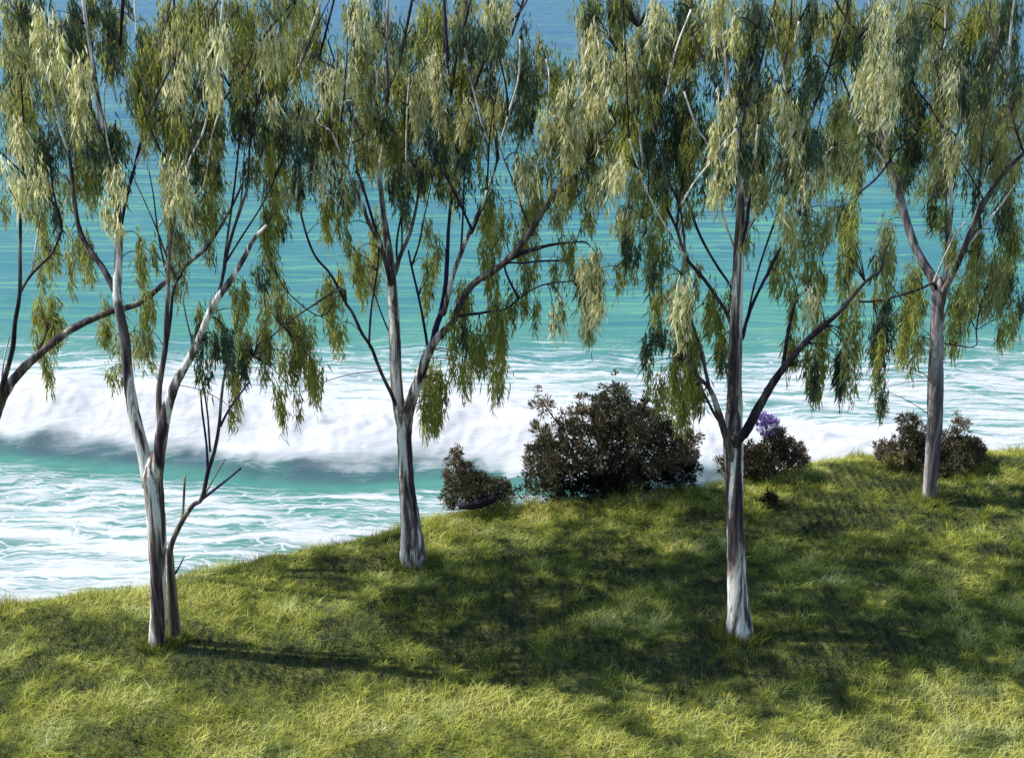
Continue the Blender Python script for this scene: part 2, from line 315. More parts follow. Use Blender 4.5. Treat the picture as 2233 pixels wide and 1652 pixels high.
fn = fbm(SX * .16 + 71, SX * 0 + 33, 3); face = sstep(-1.5, -.7, d) * (1 - sstep(-.35 + 1.6 * (fn - .3), .5 + 2.2 * (fn - .3), d)) * sstep(.10, .62, fn + .25 * (fbm(SX * .9, SY * .9 + 5, 3) - .5))  # mask for dark face water and the shade painted at the wave foot
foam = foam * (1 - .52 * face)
off = np.clip(np.log(np.maximum(SY - 40, 4) / 10) / np.log(22), 0, 1)
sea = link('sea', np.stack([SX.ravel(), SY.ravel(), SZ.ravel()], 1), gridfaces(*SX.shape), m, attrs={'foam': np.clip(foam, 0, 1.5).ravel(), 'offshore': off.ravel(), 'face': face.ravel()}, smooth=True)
sea['kind'] = 'structure'

# ------------------------------------------------------------------ trees
def catmull(P, n):
    P = np.asarray(P, float)
    if len(P) < 3:
        u = np.linspace(0, 1, n * (len(P) - 1) + 1)[:, None]; return P[0] * (1 - u) + P[-1] * u
    Q = np.vstack([2 * P[0] - P[1], P, 2 * P[-1] - P[-2]]); out = []
    for i in range(1, len(Q) - 2):
        for k in range(n):
            s = k / n
            out.append(.5 * ((2 * Q[i]) + (-Q[i - 1] + Q[i + 1]) * s + (2 * Q[i - 1] - 5 * Q[i] + 4 * Q[i + 1] - Q[i + 2]) * s * s + (-Q[i - 1] + 3 * Q[i] - 3 * Q[i + 1] + Q[i + 2]) * s ** 3))
    out.append(P[-1]); return np.array(out)
def tube(pts, rad, sides=8, rough=.06, vo=0):
    """one closed swept tube: vertices, faces"""
    pts = np.asarray(pts, float); n = len(pts); T = np.gradient(pts, axis=0); T /= np.linalg.norm(T, axis=1)[:, None] + 1e-9
    ref = np.array([0, 1, 0.]) if abs(T[0][1]) < .9 else np.array([1., 0, 0])
    u = np.cross(T[0], ref); u /= np.linalg.norm(u); V = []
    for i in range(n):
        u = u - T[i] * np.dot(u, T[i]); u /= np.linalg.norm(u); w_ = np.cross(T[i], u)
        for k in range(sides):
            a = 2 * math.pi * k / sides; rr = rad[i] * (1 + rough * random.uniform(-1, 1))
            V.append(pts[i] + (u * math.cos(a) + w_ * math.sin(a)) * rr)
    Fc = []
    for i in range(n - 1):
        for k in range(sides):
            a = vo + i * sides + k; b_ = vo + i * sides + (k + 1) % sides
            Fc.append((a, b_, b_ + sides, a + sides))
    Fc.append(tuple(vo + k for k in reversed(range(sides)))); Fc.append(tuple(vo + (n - 1) * sides + k for k in range(sides)))
    return V, Fc

class Tree:
    def __init__(s, label, base, Yadj=0.0):
        gp = on_ground(*base); s.Y = gp[1] + Yadj; s.base = base; s.nodes = []          # nodes: px,py,Y,radius
        p, _ = at(*base, s.Y); s.root = empty('weeping_tree', tuple(p), label, 'tree', 'weeping trees along the grassy shore edge')
        s.tv = []; s.tf = []; s.clumps = []
    def path(s, pts, w0, w1, y0, y1, wl=None):
        n = len(pts); P = []; Rr = []
        for i, (px, py) in enumerate(pts):
            u = i / max(n - 1, 1); Y = y0 + (y1 - y0) * u; p, tt = at(px, py, Y)
            wd = wl[i] if wl else w0 + (w1 - w0) * u
            P.append(p); Rr.append(.44 * wd * tt / F); s.nodes.append((px, py, Y, Rr[-1], *p))
        C = catmull(np.column_stack([np.array(P), np.array(Rr)]), 5)
        return C[:, :3], np.maximum(C[:, 3], .003)
    def trunk(s, *stems, mk='W'):
        V, Fc = [], []
        for pts, wl, dy in stems:
            c, r_ = s.path(pts, 0, 0, s.Y + dy[0], s.Y + dy[1], wl)
            v, f = tube(c, r_, 14, .05, len(V)); V += v; Fc += f
        o = link('trunk', V, Fc, M[mk], s.root, smooth=True)
    def near(s, px, py, below=False):
        a = np.array(s.nodes); dd = (a[:, 0] - px) ** 2 + (a[:, 1] - py) ** 2
        if below: dd = np.where(a[:, 1] > py + 14, (a[:, 0] - px) ** 2 * 2.2 + (a[:, 1] - py) ** 2, 1e7 + dd)
        return a[np.argmin(dd)]
    def branch(s, mk, pts, w0, w1, dy=None, name='branch', floating=False):
        q = s.near(*pts[0]) if s.nodes else (0, 0, s.Y, 0)
        if floating or math.hypot(q[0] - pts[0][0], q[1] - pts[0][1]) > 9: q = s.near(*pts[0], below=True)
        y0 = q[2]; dy = random.uniform(-.9, .9) if dy is None else dy
        wl = None
        if not floating and s.nodes and math.hypot(q[0] - pts[0][0], q[1] - pts[0][1]) > 3:
            pts = [(q[0], q[1])] + list(pts)
        if floating:                                   # a twig whose foot is hidden in the leaves: grow it from the nearest limb
            px, py = pts[0]; tx_, ty_ = pts[1][0] - px, pts[1][1] - py; tl_ = math.hypot(tx_, ty_); gap = math.hypot(q[0] - px, q[1] - py)
            mid = (px - tx_ / tl_ * gap * .4, py - ty_ / tl_ * gap * .4)
            pts = [(q[0], q[1]), mid] + list(pts); n = len(pts)
            wl = [3.6, 3.4] + [w0 + (w1 - w0) * i / (n - 3) for i in range(n - 2)]
        c, r_ = s.path(pts, w0, w1, y0, y0 + dy, wl)
        v, f = tube(c, r_, 8 if w0 > 6 else 6, .08)
        return link(name, v, f, M['L' if mk == 'W' and w0 < 9 else mk], s.root, smooth=True)

T1 = Tree('weeping tree cut off by the left edge, its long dark limb crossing another trunk', (-75, 1235))
T2 = Tree('pale trunk forking low into a V, standing in shade next to a tan-stemmed sapling', (341, 1412))
T3 = Tree('pale forked weeping tree rising in front of the surf, left of the big dark bush', (900, 1222))
T4 = Tree('straight thick-trunked weeping tree on the grass right of the big dark bush', (1614, 1385))
T5 = Tree('weeping tree near the right edge with a low brown shrub behind its foot', (2028, 1092))

# tree 1
T1.trunk(([(-75, 1260), (-72, 1150), (-60, 1050), (-35, 960), (-8, 900)], [60, 48, 42, 36, 28], (0, .1)))
T1.branch('G', [(-8, 900), (14, 850), (45, 809), (83, 774), (138, 729), (187, 702), (242, 679), (304, 661), (367, 610), (415, 570), (453, 536), (495, 470), (529, 400)], 26, 5, .35)
T1.branch('D', [(-12, 905), (3, 847), (14, 812), (28, 757), (33, 702), (43, 639), (44, 536), (45, 470), (48, 400), (52, 300), (45, 160)], 17, 4, -.5)
T1.branch('D', [(43, 639), (69, 598), (111, 556), (121, 536), (135, 498), (121, 450), (69, 398), (0, 332), (-60, 290)], 7, 4, -.6)
T1.branch('D', [(83, 764), (104, 722), (135, 664)], 7, 2, .3)
T1.branch('G', [(-10, 900), (-15, 830), (-40, 700), (-60, 520), (-75, 300), (-80, 0), (-85, -200)], 20, 6, .2)
T1.branch('W', [(0, 860), (8, 790), (22, 730)], 7, 3, -.2)
# tree 2
T2.trunk(([(340, 1440), (341, 1408), (345, 1329), (344, 1254), (342, 1159), (336, 1083), (333, 1040), (333, 1010), (334, 985)], [48, 41, 38, 40, 46, 48, 48, 34, 12], (0, 0)),
         ([(326, 1060), (318, 1010), (304, 951), (288, 882), (278, 812), (273, 743), (260, 674), (255, 639), (258, 570), (259, 519), (254, 440), (252, 380), (242, 339), (225, 277), (211, 207), (200, 121), (188, 55), (175, -60), (165, -200)],
          [34, 33, 31, 28, 26, 24, 22, 21, 20, 20, 20, 18, 16, 15, 13, 11, 9, 8, 5], (0, .5)),
         ([(338, 1060), (344, 1010), (352, 950), (364, 890), (382, 838), (405, 795), (429, 750), (453, 691), (474, 650), (502, 612), (532, 562), (553, 522), (581, 491)],
          [34, 32, 31, 28, 23, 21, 19, 17, 17, 15, 12, 10, 6], (0, -.5)))
T2.branch('G', [(350, 930), (346, 880), (349, 830), (360, 761), (363, 700), (366, 640), (368, 581), (372, 520), (384, 450)], 17, 8, .2)
T2.branch('D', [(356, 790), (370, 709), (377, 639), (387, 612), (412, 570)], 10, 5, .4)
T2.branch('W', [(384, 450), (400, 390), (415, 346), (443, 287), (460, 214), (484, 121), (495, 60), (500, -40)], 6, 4, -.5)
T2.branch('W', [(435, 420), (450, 374), (460, 304), (484, 225), (500, 190)], 6, 3, -.3)
T2.branch('D', [(484, 225), (529, 159), (560, 100), (600, 50), (645, 0), (700, -70)], 5, 4, .2)
T2.branch('D', [(398, 400), (396, 329), (391, 208), (384, 86), (379, 0), (375, -120)], 8, 5, .5, floating=True)
T2.branch('D', [(253, 640), (228, 591), (207, 560), (180, 519), (166, 467), (156, 380), (149, 329)], 17, 8, .5)
T2.branch('W', [(149, 329), (138, 301), (121, 235), (107, 180), (69, 107), (40, 40)], 7, 4, -.3)
T2.branch('V', [(262, 500), (277, 425), (294, 363), (311, 294), (322, 259)], 11, 6, .4)
T2.branch('W', [(329, 284), (320, 235), (313, 173), (304, 114), (296, 50), (290, -60)], 6, 4, .2)
T2.branch('W', [(333, 250), (345, 190), (375, 110)], 5, 3, -.3)
T2.branch('D', [(360, 346), (329, 284), (318, 262)], 5, 5, -.2)
T2.branch('D', [(484, 610), (498, 540), (522, 460), (539, 408), (545, 304), (560, 230)], 10, 4, .4)
T2.branch('D', [(490, 560), (512, 400), (535, 220), (590, 110)], 6, 3, .5, floating=True)
T2.branch('D', [(268, 0), (262, 100)], 9, 6, .3, floating=True)
T2.branch('D', [(242, 339), (250, 300), (252, 262)], 6, 3, -.1)
T2.branch('D', [(435, 60), (432, 0), (440, -80)], 6, 4, .2, floating=True)
# tree 3
T3.trunk(([(902, 1245), (900, 1215), (897, 1160), (891, 1100), (886, 1050), (884, 1009), (881, 950), (880, 905), (880, 880)], [80, 68, 54, 44, 38, 37, 36, 28, 8], (0, 0)),
         ([(879, 930), (872, 900), (864, 838), (862, 782), (860, 725), (857, 668), (853, 611), (849, 560), (841, 500), (833, 440), (828, 380), (836, 304), (845, 200), (845, 95), (846, -40), (848, -200)], [32, 31, 30, 29, 29, 27, 25, 22, 15, 13, 12, 11, 10, 9, 7, 5], (0, .4)),
         ([(884, 945), (890, 900), (899, 866), (912, 831), (928, 782), (945, 748), (965, 725), (988, 702)], [31, 29, 28, 26, 24, 22, 20, 16], (0, -.3)))
T3.branch('W', [(852, 620), (837, 560), (822, 520), (806, 490), (785, 437), (758, 372), (737, 323), (720, 285)], 14, 6, -.7)
T3.branch('V', [(822, 510), (811, 475), (792, 410), (777, 365)], 9, 5, .3)
T3.branch('G', [(858, 600), (872, 558), (893, 510), (908, 448), (916, 391)], 14, 5, -.3)
T3.branch('D', [(866, 590), (876, 532), (874, 471)], 6, 4, .3)
T3.branch('V', [(940, 760), (950, 715), (962, 679), (971, 625), (975, 560), (978, 494), (986, 418), (1000, 340)], 19, 5, .5)
T3.branch('W', [(968, 680), (984, 611), (1001, 562), (1024, 505), (1047, 456), (1062, 418), (1081, 361), (1085, 320)], 15, 5, -.5)
T3.branch('D', [(1030, 505), (1050, 455), (1060, 425)], 8, 5, -.1)
T3.branch('V', [(1005, 540), (1009, 467), (1012, 372)], 6, 4, .3)
T3.branch('G', [(985, 706), (1007, 653), (1037, 615), (1079, 589), (1113, 560), (1157, 505), (1187, 452), (1225, 406), (1256, 384)], 17, 16, -.9)
T3.branch('D', [(1079, 589), (1123, 558), (1176, 540), (1215, 532), (1256, 528)], 15, 5, -.3)
T3.branch('D', [(1180, 470), (1225, 415), (1256, 384), (1282, 342), (1309, 285), (1343, 209), (1370, 130)], 9, 4, .3)
T3.branch('G', [(1225, 406), (1240, 360), (1250, 320)], 8, 3, .1)
T3.branch('W', [(1248, 235), (1290, 198), (1328, 163), (1362, 114), (1390, 60)], 5, 3, -.3, floating=True)
T3.branch('D', [(1000, 690), (1045, 683), (1083, 677), (1105, 672), (1130, 652), (1155, 634), (1192, 619), (1249, 613)], 8, 3, -.5)
T3.branch('V', [(1100, 580), (1143, 574), (1173, 570), (1225, 568)], 6, 5, .2)
T3.branch('V', [(934, 770), (931, 751), (924, 706), (912, 645), (897, 581), (890, 545)], 9, 5, .4)
T3.branch('D', [(862, 880), (854, 861), (829, 808), (810, 759), (788, 725), (769, 683), (754, 661), (735, 623), (716, 592), (688, 560), (668, 512), (650, 439), (643, 400)], 10, 5, -.6)
T3.branch('W', [(645, 440), (647, 408), (650, 346), (652, 256)], 6, 4, -.1)
T3.branch('V', [(806, 755), (805, 735), (810, 668), (822, 592), (826, 540)], 7, 4, .3)
T3.branch('V', [(856, 740), (844, 715), (830, 680), (818, 645)], 5, 3, .2)
T3.branch('G', [(744, 630), (685, 664), (616, 712), (553, 774)], 7, 3, -.3)
T3.branch('D', [(740, 640), (700, 690), (630, 640), (600, 590)], 3.5, 3, .1)
for k_, pts, w0, w1 in [('D', [(781, 277), (754, 220), (735, 152), (715, 90)], 5, 4), ('D', [(984, 200), (997, 114), (1020, 27), (1035, -40)], 6, 4),
                        ('D', [(1031, 201), (1073, 95), (1138, 20), (1170, -50)], 7, 5), ('D', [(876, 110), (898, 0), (905, -60)], 8, 6), ('D', [(701, 106), (728, 0), (740, -60)], 6, 5),
                        ('W', [(1077, 171), (1090, 125), (1115, 80)], 6, 4), ('W', [(1107, 254), (1130, 171), (1134, 87)], 6, 4), ('W', [(887, 400), (885, 330), (888, 230), (893, 160)], 5, 4),
                        ('W', [(644, 167), (656, 140), (676, 116)], 6, 4), ('W', [(697, 251), (712, 205), (724, 152)], 5, 4), ('G', [(1085, 342), (1078, 290), (1066, 228), (1070, 120)], 9, 5),
                        ('V', [(975, 120), (968, 0), (965, -60)], 8, 6), ('W', [(820, 190), (824, 150), (826, 118)], 5, 4), ('W', [(736, 330), (742, 250), (748, 200)], 4, 3), ('W', [(690, 390), (720, 425), (740, 450)], 4, 3), ('W', [(1195, 235), (1197, 170), (1190, 130)], 4, 3)]:
    T3.branch(k_, pts, w0, w1, random.uniform(-.4, .4), 'twig', floating=True)
# tree 4
T4.trunk(([(1616, 1410), (1613, 1380), (1610, 1330), (1606, 1227), (1602, 1127), (1600, 1060), (1600, 1027), (1598, 980), (1599, 930), (1601, 880), (1601, 830), (1604, 725), (1607, 641), (1610, 557), (1613, 480), (1613, 420), (1612, 370), (1604, 300), (1592, 230), (1582, 120), (1575, 0), (1570, -180)],
           [84, 70, 57, 47, 43, 44, 46, 50, 46, 40, 36, 32, 29, 26, 22, 20, 18, 15, 12, 10, 9, 5], (0, .4)))
T4.branch('D', [(1606, 960), (1626, 939), (1656, 884), (1685, 834), (1710, 800), (1756, 746), (1798, 708), (1836, 674), (1886, 615), (1920, 590)], 30, 5, -.8)
T4.branch('D', [(1706, 806), (1714, 746), (1727, 683), (1740, 649), (1762, 628)], 12, 5, .4)
T4.branch('G', [(1590, 975), (1576, 930), (1563, 888), (1546, 846), (1521, 821), (1496, 783)], 24, 6, -.5)
T4.branch('D', [(1556, 900), (1546, 880), (1525, 838)], 9, 5, .2)
T4.branch('G', [(1546, 846), (1536, 800), (1524, 750), (1505, 690), (1490, 600)], 10, 5, .2)
T4.branch('D', [(1602, 735), (1595, 712), (1584, 683), (1563, 649), (1530, 603), (1499, 568), (1487, 540), (1475, 500), (1459, 465), (1440, 420)], 11, 7, .5)
T4.branch('G', [(1493, 560), (1490, 510), (1482, 450), (1470, 400)], 8, 4, -.2)
T4.branch('D', [(1606, 660), (1590, 620), (1563, 580), (1527, 516), (1499, 440), (1479, 372), (1467, 308)], 6, 9, .3)
T4.branch('W', [(1609, 570), (1579, 480), (1559, 360), (1540, 310), (1519, 280), (1491, 200)], 7, 4, -.4)
T4.branch('V', [(1610, 750), (1618, 737), (1626, 704), (1643, 657), (1672, 599), (1707, 532), (1740, 470), (1790, 400)], 12, 4, .5)
T4.branch('W', [(1612, 540), (1625, 508), (1634, 432), (1643, 360), (1653, 272)], 11, 6, -.3)
T4.branch('V', [(1621, 520), (1630, 470), (1634, 425)], 8, 7, -.2)
T4.branch('G', [(1608, 420), (1597, 330), (1585, 290), (1571, 220), (1539, 140), (1507, 80)], 8, 8, .4)
T4.branch('G', [(1604, 300), (1630, 240), (1660, 130), (1690, 0), (1710, -100)], 9, 5, .3)
T4.branch('D', [(1626, 705), (1650, 600), (1690, 480), (1740, 360), (1755, 280), (1771, 244), (1807, 148)], 5, 6, .4)
for k_, pts, w0, w1 in [('W', [(1439, 244), (1455, 192), (1471, 116), (1507, 20)], 7, 5), ('W', [(1739, 340), (1729, 300), (1723, 264)], 6, 4), ('W', [(1737, 80), (1742, 48)], 8, 7),
                        ('W', [(1747, 440), (1791, 348), (1815, 320)], 5, 4), ('D', [(1711, 140), (1723, 60), (1726, 0)], 5, 4), ('W', [(1400, 340), (1395, 300), (1392, 270)], 6, 4), ('D', [(1395, 300), (1380, 230), (1350, 120)], 4, 3),
                        ('W', [(1650, 440), (1655, 405), (1658, 380)], 5, 4), ('D', [(1850, 50), (1825, 10), (1800, -40)], 5, 4), ('W', [(1405, 480), (1402, 420), (1398, 380)], 4, 3)]:
    T4.branch(k_, pts, w0, w1, random.uniform(-.4, .4), 'twig', floating=True)
# tree 5
T5.trunk(([(2026, 1115), (2026, 1090), (2028, 1039), (2034, 970), (2038, 913), (2039, 830), (2041, 746), (2043, 662), (2046, 622), (2047, 600)], [42, 36, 33, 36, 38, 38, 34, 31, 26, 8], (0, 0)),
         ([(2044, 640), (2030, 602), (2012, 572), (1995, 540), (1975, 480), (1959, 420), (1941, 362), (1931, 328), (1918, 260), (1905, 160), (1895, 0), (1890, -150)], [26, 24, 22, 21, 20, 18, 17, 15, 11, 9, 7, 5], (0, .4)), mk='H')
T5.branch('D', [(1938, 345), (1907, 300), (1875, 256), (1855, 216), (1830, 160)], 10, 4, .4)
T5.branch('W', [(1934, 335), (1931, 310), (1915, 255), (1895, 200)], 6, 3, -.3)
T5.branch('W', [(1932, 310), (1937, 270), (1939, 220), (1937, 110)], 6, 4, -.4)
T5.branch('V', [(1943, 345), (1925, 370), (1907, 392), (1879, 416)], 8, 5, -.5)
T5.branch('W', [(1925, 350), (1887, 296), (1850, 245), (1819, 200)], 4, 3, -.2)
T5.branch('D', [(1945, 340), (1970, 315), (1999, 290)], 6, 3, -.3)
T5.branch('W', [(2048, 640), (2060, 600), (2068, 520), (2074, 440), (2071, 370), (2086, 300), (2092, 255), (2095, 150)], 17, 4, .3)
T5.branch('G', [(2054, 650), (2070, 610), (2090, 570), (2118, 500), (2146, 440), (2186, 380), (2232, 334), (2290, 280), (2350, 200)], 19, 7, -.6)
T5.branch('W', [(2078, 590), (2098, 552), (2138, 500), (2178, 452), (2212, 402)], 8, 4, -.2)
T5.branch('D', [(2076, 420), (2090, 350), (2106, 288), (2130, 220), (2158, 156), (2180, 60)], 7, 5, .4)
T5.branch('D', [(2034, 618), (2010, 628), (1958, 645), (1903, 657), (1870, 657)], 8, 5, -.5)
T5.branch('W', [(2060, 300), (2052, 250), (2055, 190)], 5, 3, -.2, 'twig', floating=True)
T5.branch('W', [(2195, 170), (2199, 130), (2197, 90)], 7, 4, .2, 'twig', floating=True)
T5.branch('W', [(2030, 215), (2040, 170), (2052, 110)], 4, 3, .2, 'twig', floating=True)
T5.branch('W', [(2060, 90), (2060, 30), (2060, -20)], 5, 4, .2, 'twig', floating=True)
T5.branch('D', [(2128, 720), (2136, 670), (2150, 628)], 4, 3, .1, 'twig', floating=True)
TREES = [T1, T2, T3, T4, T5]
# fine upright twigs fanning out of the upper limbs
for T, n_ in ((T1, 5), (T2, 13), (T3, 14), (T4, 14), (T5, 12)):
    cand = [q for q in T.nodes if 60 < q[1] < 620]
    for _ in range(n_):
        q = random.choice(cand); an = random.gauss(0, .30) + (.25 if random.random() < .5 else -.25) * random.random(); L_ = random.uniform(130, 300); bend = random.uniform(-.18, .18)
        pts = [(q[0], q[1])]
        for k in range(1, 5):
            a_ = an + bend * k / 2; pts.append((pts[-1][0] + math.sin(a_) * L_ / 4 + random.uniform(-4, 4), pts[-1][1] - math.cos(a_) * L_ / 4))
        T.branch(random.choice('WWDDVG'), pts, random.uniform(4.5, 7), random.uniform(2, 3.5), random.uniform(-.9, .3), 'twig')

# ---- foliage: hanging clumps.  D dark, O olive, Y pale yellow, M mixed; lower case = thin; . = gap
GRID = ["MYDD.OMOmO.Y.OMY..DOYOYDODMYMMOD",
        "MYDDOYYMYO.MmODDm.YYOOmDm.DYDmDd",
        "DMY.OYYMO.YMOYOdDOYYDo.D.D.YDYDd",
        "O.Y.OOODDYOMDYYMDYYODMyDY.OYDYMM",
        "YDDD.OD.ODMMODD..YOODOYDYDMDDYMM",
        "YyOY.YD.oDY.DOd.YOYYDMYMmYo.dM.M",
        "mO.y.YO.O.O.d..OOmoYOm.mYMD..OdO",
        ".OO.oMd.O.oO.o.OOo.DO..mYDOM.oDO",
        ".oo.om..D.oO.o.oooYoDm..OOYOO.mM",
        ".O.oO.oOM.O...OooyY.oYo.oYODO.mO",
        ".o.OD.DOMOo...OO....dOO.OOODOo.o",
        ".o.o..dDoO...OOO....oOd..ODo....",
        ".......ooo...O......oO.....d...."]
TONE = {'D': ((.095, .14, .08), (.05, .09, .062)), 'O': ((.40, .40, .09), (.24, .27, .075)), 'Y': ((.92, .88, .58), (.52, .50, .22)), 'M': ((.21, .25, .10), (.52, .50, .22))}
def owner(px, py):
    best = None
    for T in TREES:
        q = T.near(px, py); d_ = math.hypot(q[0] - px, q[1] - py)
        if best is None or d_ < best[0]: best = (d_, T, q)
    return best[1], best[2]
def add_clump(px, py, tone, wpx, hpx, dens=1.0, spread=.7):
    T, q = owner(px, py); Y = q[2] + (random.uniform(-.75, .05) if tone == 'Y' else random.uniform(-.15 * spread, 1.6 * spread)); Y = max(Y, T.Y - 1.7)
    c, tt = at(px, py, Y); T.clumps.append((c, tone, .5 * wpx * tt / F, .5 * hpx * tt / F, dens, q))
CW = 2232 / 32
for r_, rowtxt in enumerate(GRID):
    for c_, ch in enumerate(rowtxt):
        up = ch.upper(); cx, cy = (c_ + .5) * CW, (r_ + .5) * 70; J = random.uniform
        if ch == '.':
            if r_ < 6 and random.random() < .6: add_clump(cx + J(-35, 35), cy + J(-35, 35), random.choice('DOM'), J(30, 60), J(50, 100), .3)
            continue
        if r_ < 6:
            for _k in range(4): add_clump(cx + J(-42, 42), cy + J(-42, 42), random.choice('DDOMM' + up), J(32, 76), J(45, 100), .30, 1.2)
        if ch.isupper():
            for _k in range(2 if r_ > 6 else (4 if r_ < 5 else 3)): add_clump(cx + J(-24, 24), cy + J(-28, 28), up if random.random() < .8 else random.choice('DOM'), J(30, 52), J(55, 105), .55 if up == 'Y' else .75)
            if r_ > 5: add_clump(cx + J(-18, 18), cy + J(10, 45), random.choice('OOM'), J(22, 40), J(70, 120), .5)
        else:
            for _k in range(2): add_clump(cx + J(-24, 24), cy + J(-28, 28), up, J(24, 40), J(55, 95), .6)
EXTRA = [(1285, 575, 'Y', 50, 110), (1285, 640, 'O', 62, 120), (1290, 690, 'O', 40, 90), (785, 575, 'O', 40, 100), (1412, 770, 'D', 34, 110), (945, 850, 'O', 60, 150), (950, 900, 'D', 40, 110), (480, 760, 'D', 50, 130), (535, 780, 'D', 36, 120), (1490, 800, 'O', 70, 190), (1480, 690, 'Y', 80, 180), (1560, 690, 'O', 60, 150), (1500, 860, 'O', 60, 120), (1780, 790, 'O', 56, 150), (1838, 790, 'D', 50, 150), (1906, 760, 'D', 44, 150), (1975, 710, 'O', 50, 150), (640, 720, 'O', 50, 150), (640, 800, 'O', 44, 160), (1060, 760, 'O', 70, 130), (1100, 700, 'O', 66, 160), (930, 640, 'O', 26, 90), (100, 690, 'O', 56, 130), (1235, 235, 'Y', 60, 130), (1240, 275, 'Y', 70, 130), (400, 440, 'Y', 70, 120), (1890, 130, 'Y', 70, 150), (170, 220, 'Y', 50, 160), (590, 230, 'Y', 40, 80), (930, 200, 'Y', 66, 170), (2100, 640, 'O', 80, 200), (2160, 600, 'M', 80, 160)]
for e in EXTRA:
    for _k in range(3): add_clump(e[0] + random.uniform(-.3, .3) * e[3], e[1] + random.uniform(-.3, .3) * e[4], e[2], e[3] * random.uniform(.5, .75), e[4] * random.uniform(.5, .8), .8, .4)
# crown tops above the picture
def high(T, n, zlo, zhi, rad, cx, cy):
    a = np.array(T.nodes)
    for _ in range(n):
        an = random.uniform(0, 2 * math.pi); rr = rad * math.sqrt(random.random()); z = random.uniform(zlo, zhi); k_ = 1 - .5 * (z - zlo) / (zhi - zlo)
        c = np.array([cx + rr * math.cos(an) * k_, cy + rr * math.sin(an) * k_ * .8, z])
        j = np.argmin(((a[:, 4:7] - c) ** 2).sum(1)); T.clumps.append((c, random.choice('DOOMY'), random.uniform(.13, .2), random.uniform(.2, .35), .6, a[j]))
for T, n in ((T1, 10), (T2, 16), (T3, 16), (T4, 16), (T5, 16)):
    p, _ = at(T.base[0], 0, T.Y); high(T, n, p[2] + .5, p[2] + 2.3, 1.9, p[0], T.Y)

def leaves(cl):
    V = []; Cc = []
    for c, tone, rx, rz, dens, q in cl:
        n = int(max(50, 2900 * rx * 2 * rz * 2 * dens))
        g3 = np.clip(RNG.normal(0, .52, (n, 3)), -1.35, 1.35)
        st = RNG.normal(0, .5, (max(4, n // 14), 2))[RNG.integers(0, max(4, n // 14), n)]; g3[:, :2] = g3[:, :2] * .35 + st * .8       # leaves hang in strands
        o = g3 * np.array([rx, rx, rz]); o[:, :2] *= (1 - .35 * (-o[:, 2:3] / rz).clip(0, 1)); p = c + o
        L = RNG.uniform(.055, .135, n); L *= np.where(o[:, 2] < 0, 1.2, 1.0)
        dr = np.stack([RNG.normal(0, .26, n) + o[:, 0] * .3, RNG.normal(0, .26, n) + o[:, 1] * .3, -np.ones(n)], 1)
        an = RNG.uniform(0, 2 * np.pi, n); wv = np.stack([np.cos(an), np.sin(an), np.zeros(n)], 1) * RNG.uniform(.005, .0102, n)[:, None]
        mid = p + dr * (L * .45)[:, None]; tip = p + dr * L[:, None] + np.stack([RNG.normal(0, .012, n), RNG.normal(0, .012, n), np.zeros(n)], 1)
        V.append(np.stack([p, mid - wv, tip, mid + wv], 1).reshape(-1, 3))
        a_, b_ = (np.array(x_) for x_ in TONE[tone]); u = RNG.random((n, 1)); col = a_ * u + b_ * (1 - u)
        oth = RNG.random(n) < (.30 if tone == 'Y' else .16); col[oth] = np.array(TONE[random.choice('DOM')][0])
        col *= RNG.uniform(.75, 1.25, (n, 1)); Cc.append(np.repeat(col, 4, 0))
    V = np.concatenate(V); Cc = np.concatenate(Cc); i = np.arange(len(V) // 4)[:, None] * 4
    return V, np.concatenate([i, i + 1, i + 2, i + 3], 1), Cc
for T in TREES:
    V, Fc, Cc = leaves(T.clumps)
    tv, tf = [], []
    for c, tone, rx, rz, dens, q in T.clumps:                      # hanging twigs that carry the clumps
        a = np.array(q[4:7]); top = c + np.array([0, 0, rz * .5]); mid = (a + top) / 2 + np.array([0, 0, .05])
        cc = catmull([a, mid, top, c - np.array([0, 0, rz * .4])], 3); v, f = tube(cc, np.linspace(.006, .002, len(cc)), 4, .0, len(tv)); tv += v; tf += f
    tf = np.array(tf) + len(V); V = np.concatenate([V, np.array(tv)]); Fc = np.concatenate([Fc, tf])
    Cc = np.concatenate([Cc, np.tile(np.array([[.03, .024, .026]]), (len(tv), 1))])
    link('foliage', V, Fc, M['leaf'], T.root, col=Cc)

# ------------------------------------------------------------------ sapling beside the forked trunk
sp = on_ground(387, 1392); SY_ = sp[1]
sap = empty('sapling', tuple(sp), 'thin bare sapling with a short tan stem sprouting purple-brown shoots beside the forked trunk', 'sapling')
def spath(pts, w0, w1, y0, y1, mk, name, sides=7):
    P = []
    for i, (px, py) in enumerate(pts):
        u = i / (len(pts) - 1); p, tt = at(px, py, y0 + (y1 - y0) * u); P.append([*p, .5 * (w0 + (w1 - w0) * u) * tt / F])
    C = catmull(np.array(P), 4); v, f = tube(C[:, :3], np.maximum(C[:, 3], .0025), sides, .08); return link(name, v, f, M[mk], sap, smooth=True)
spath([(386, 1410), (383, 1386), (378, 1340), (375, 1291), (372, 1235), (369, 1195)], 34, 14, SY_, SY_, 'T', 'stem', 10)
spath([(372, 1235), (373, 1190), (393, 1144), (420, 1102), (440, 1086), (453, 1030), (467, 985), (477, 933), (482, 875), (488, 826), (500, 780)], 13, 5, SY_, SY_ - .2, 'G', 'branch')
spath([(440, 1088), (484, 1054), (526, 1020)], 7, 4, SY_, SY_ + .2, 'V', 'branch'); spath([(480, 930), (502, 888), (543, 833)], 6, 4, SY_ - .1, SY_, 'V', 'branch')
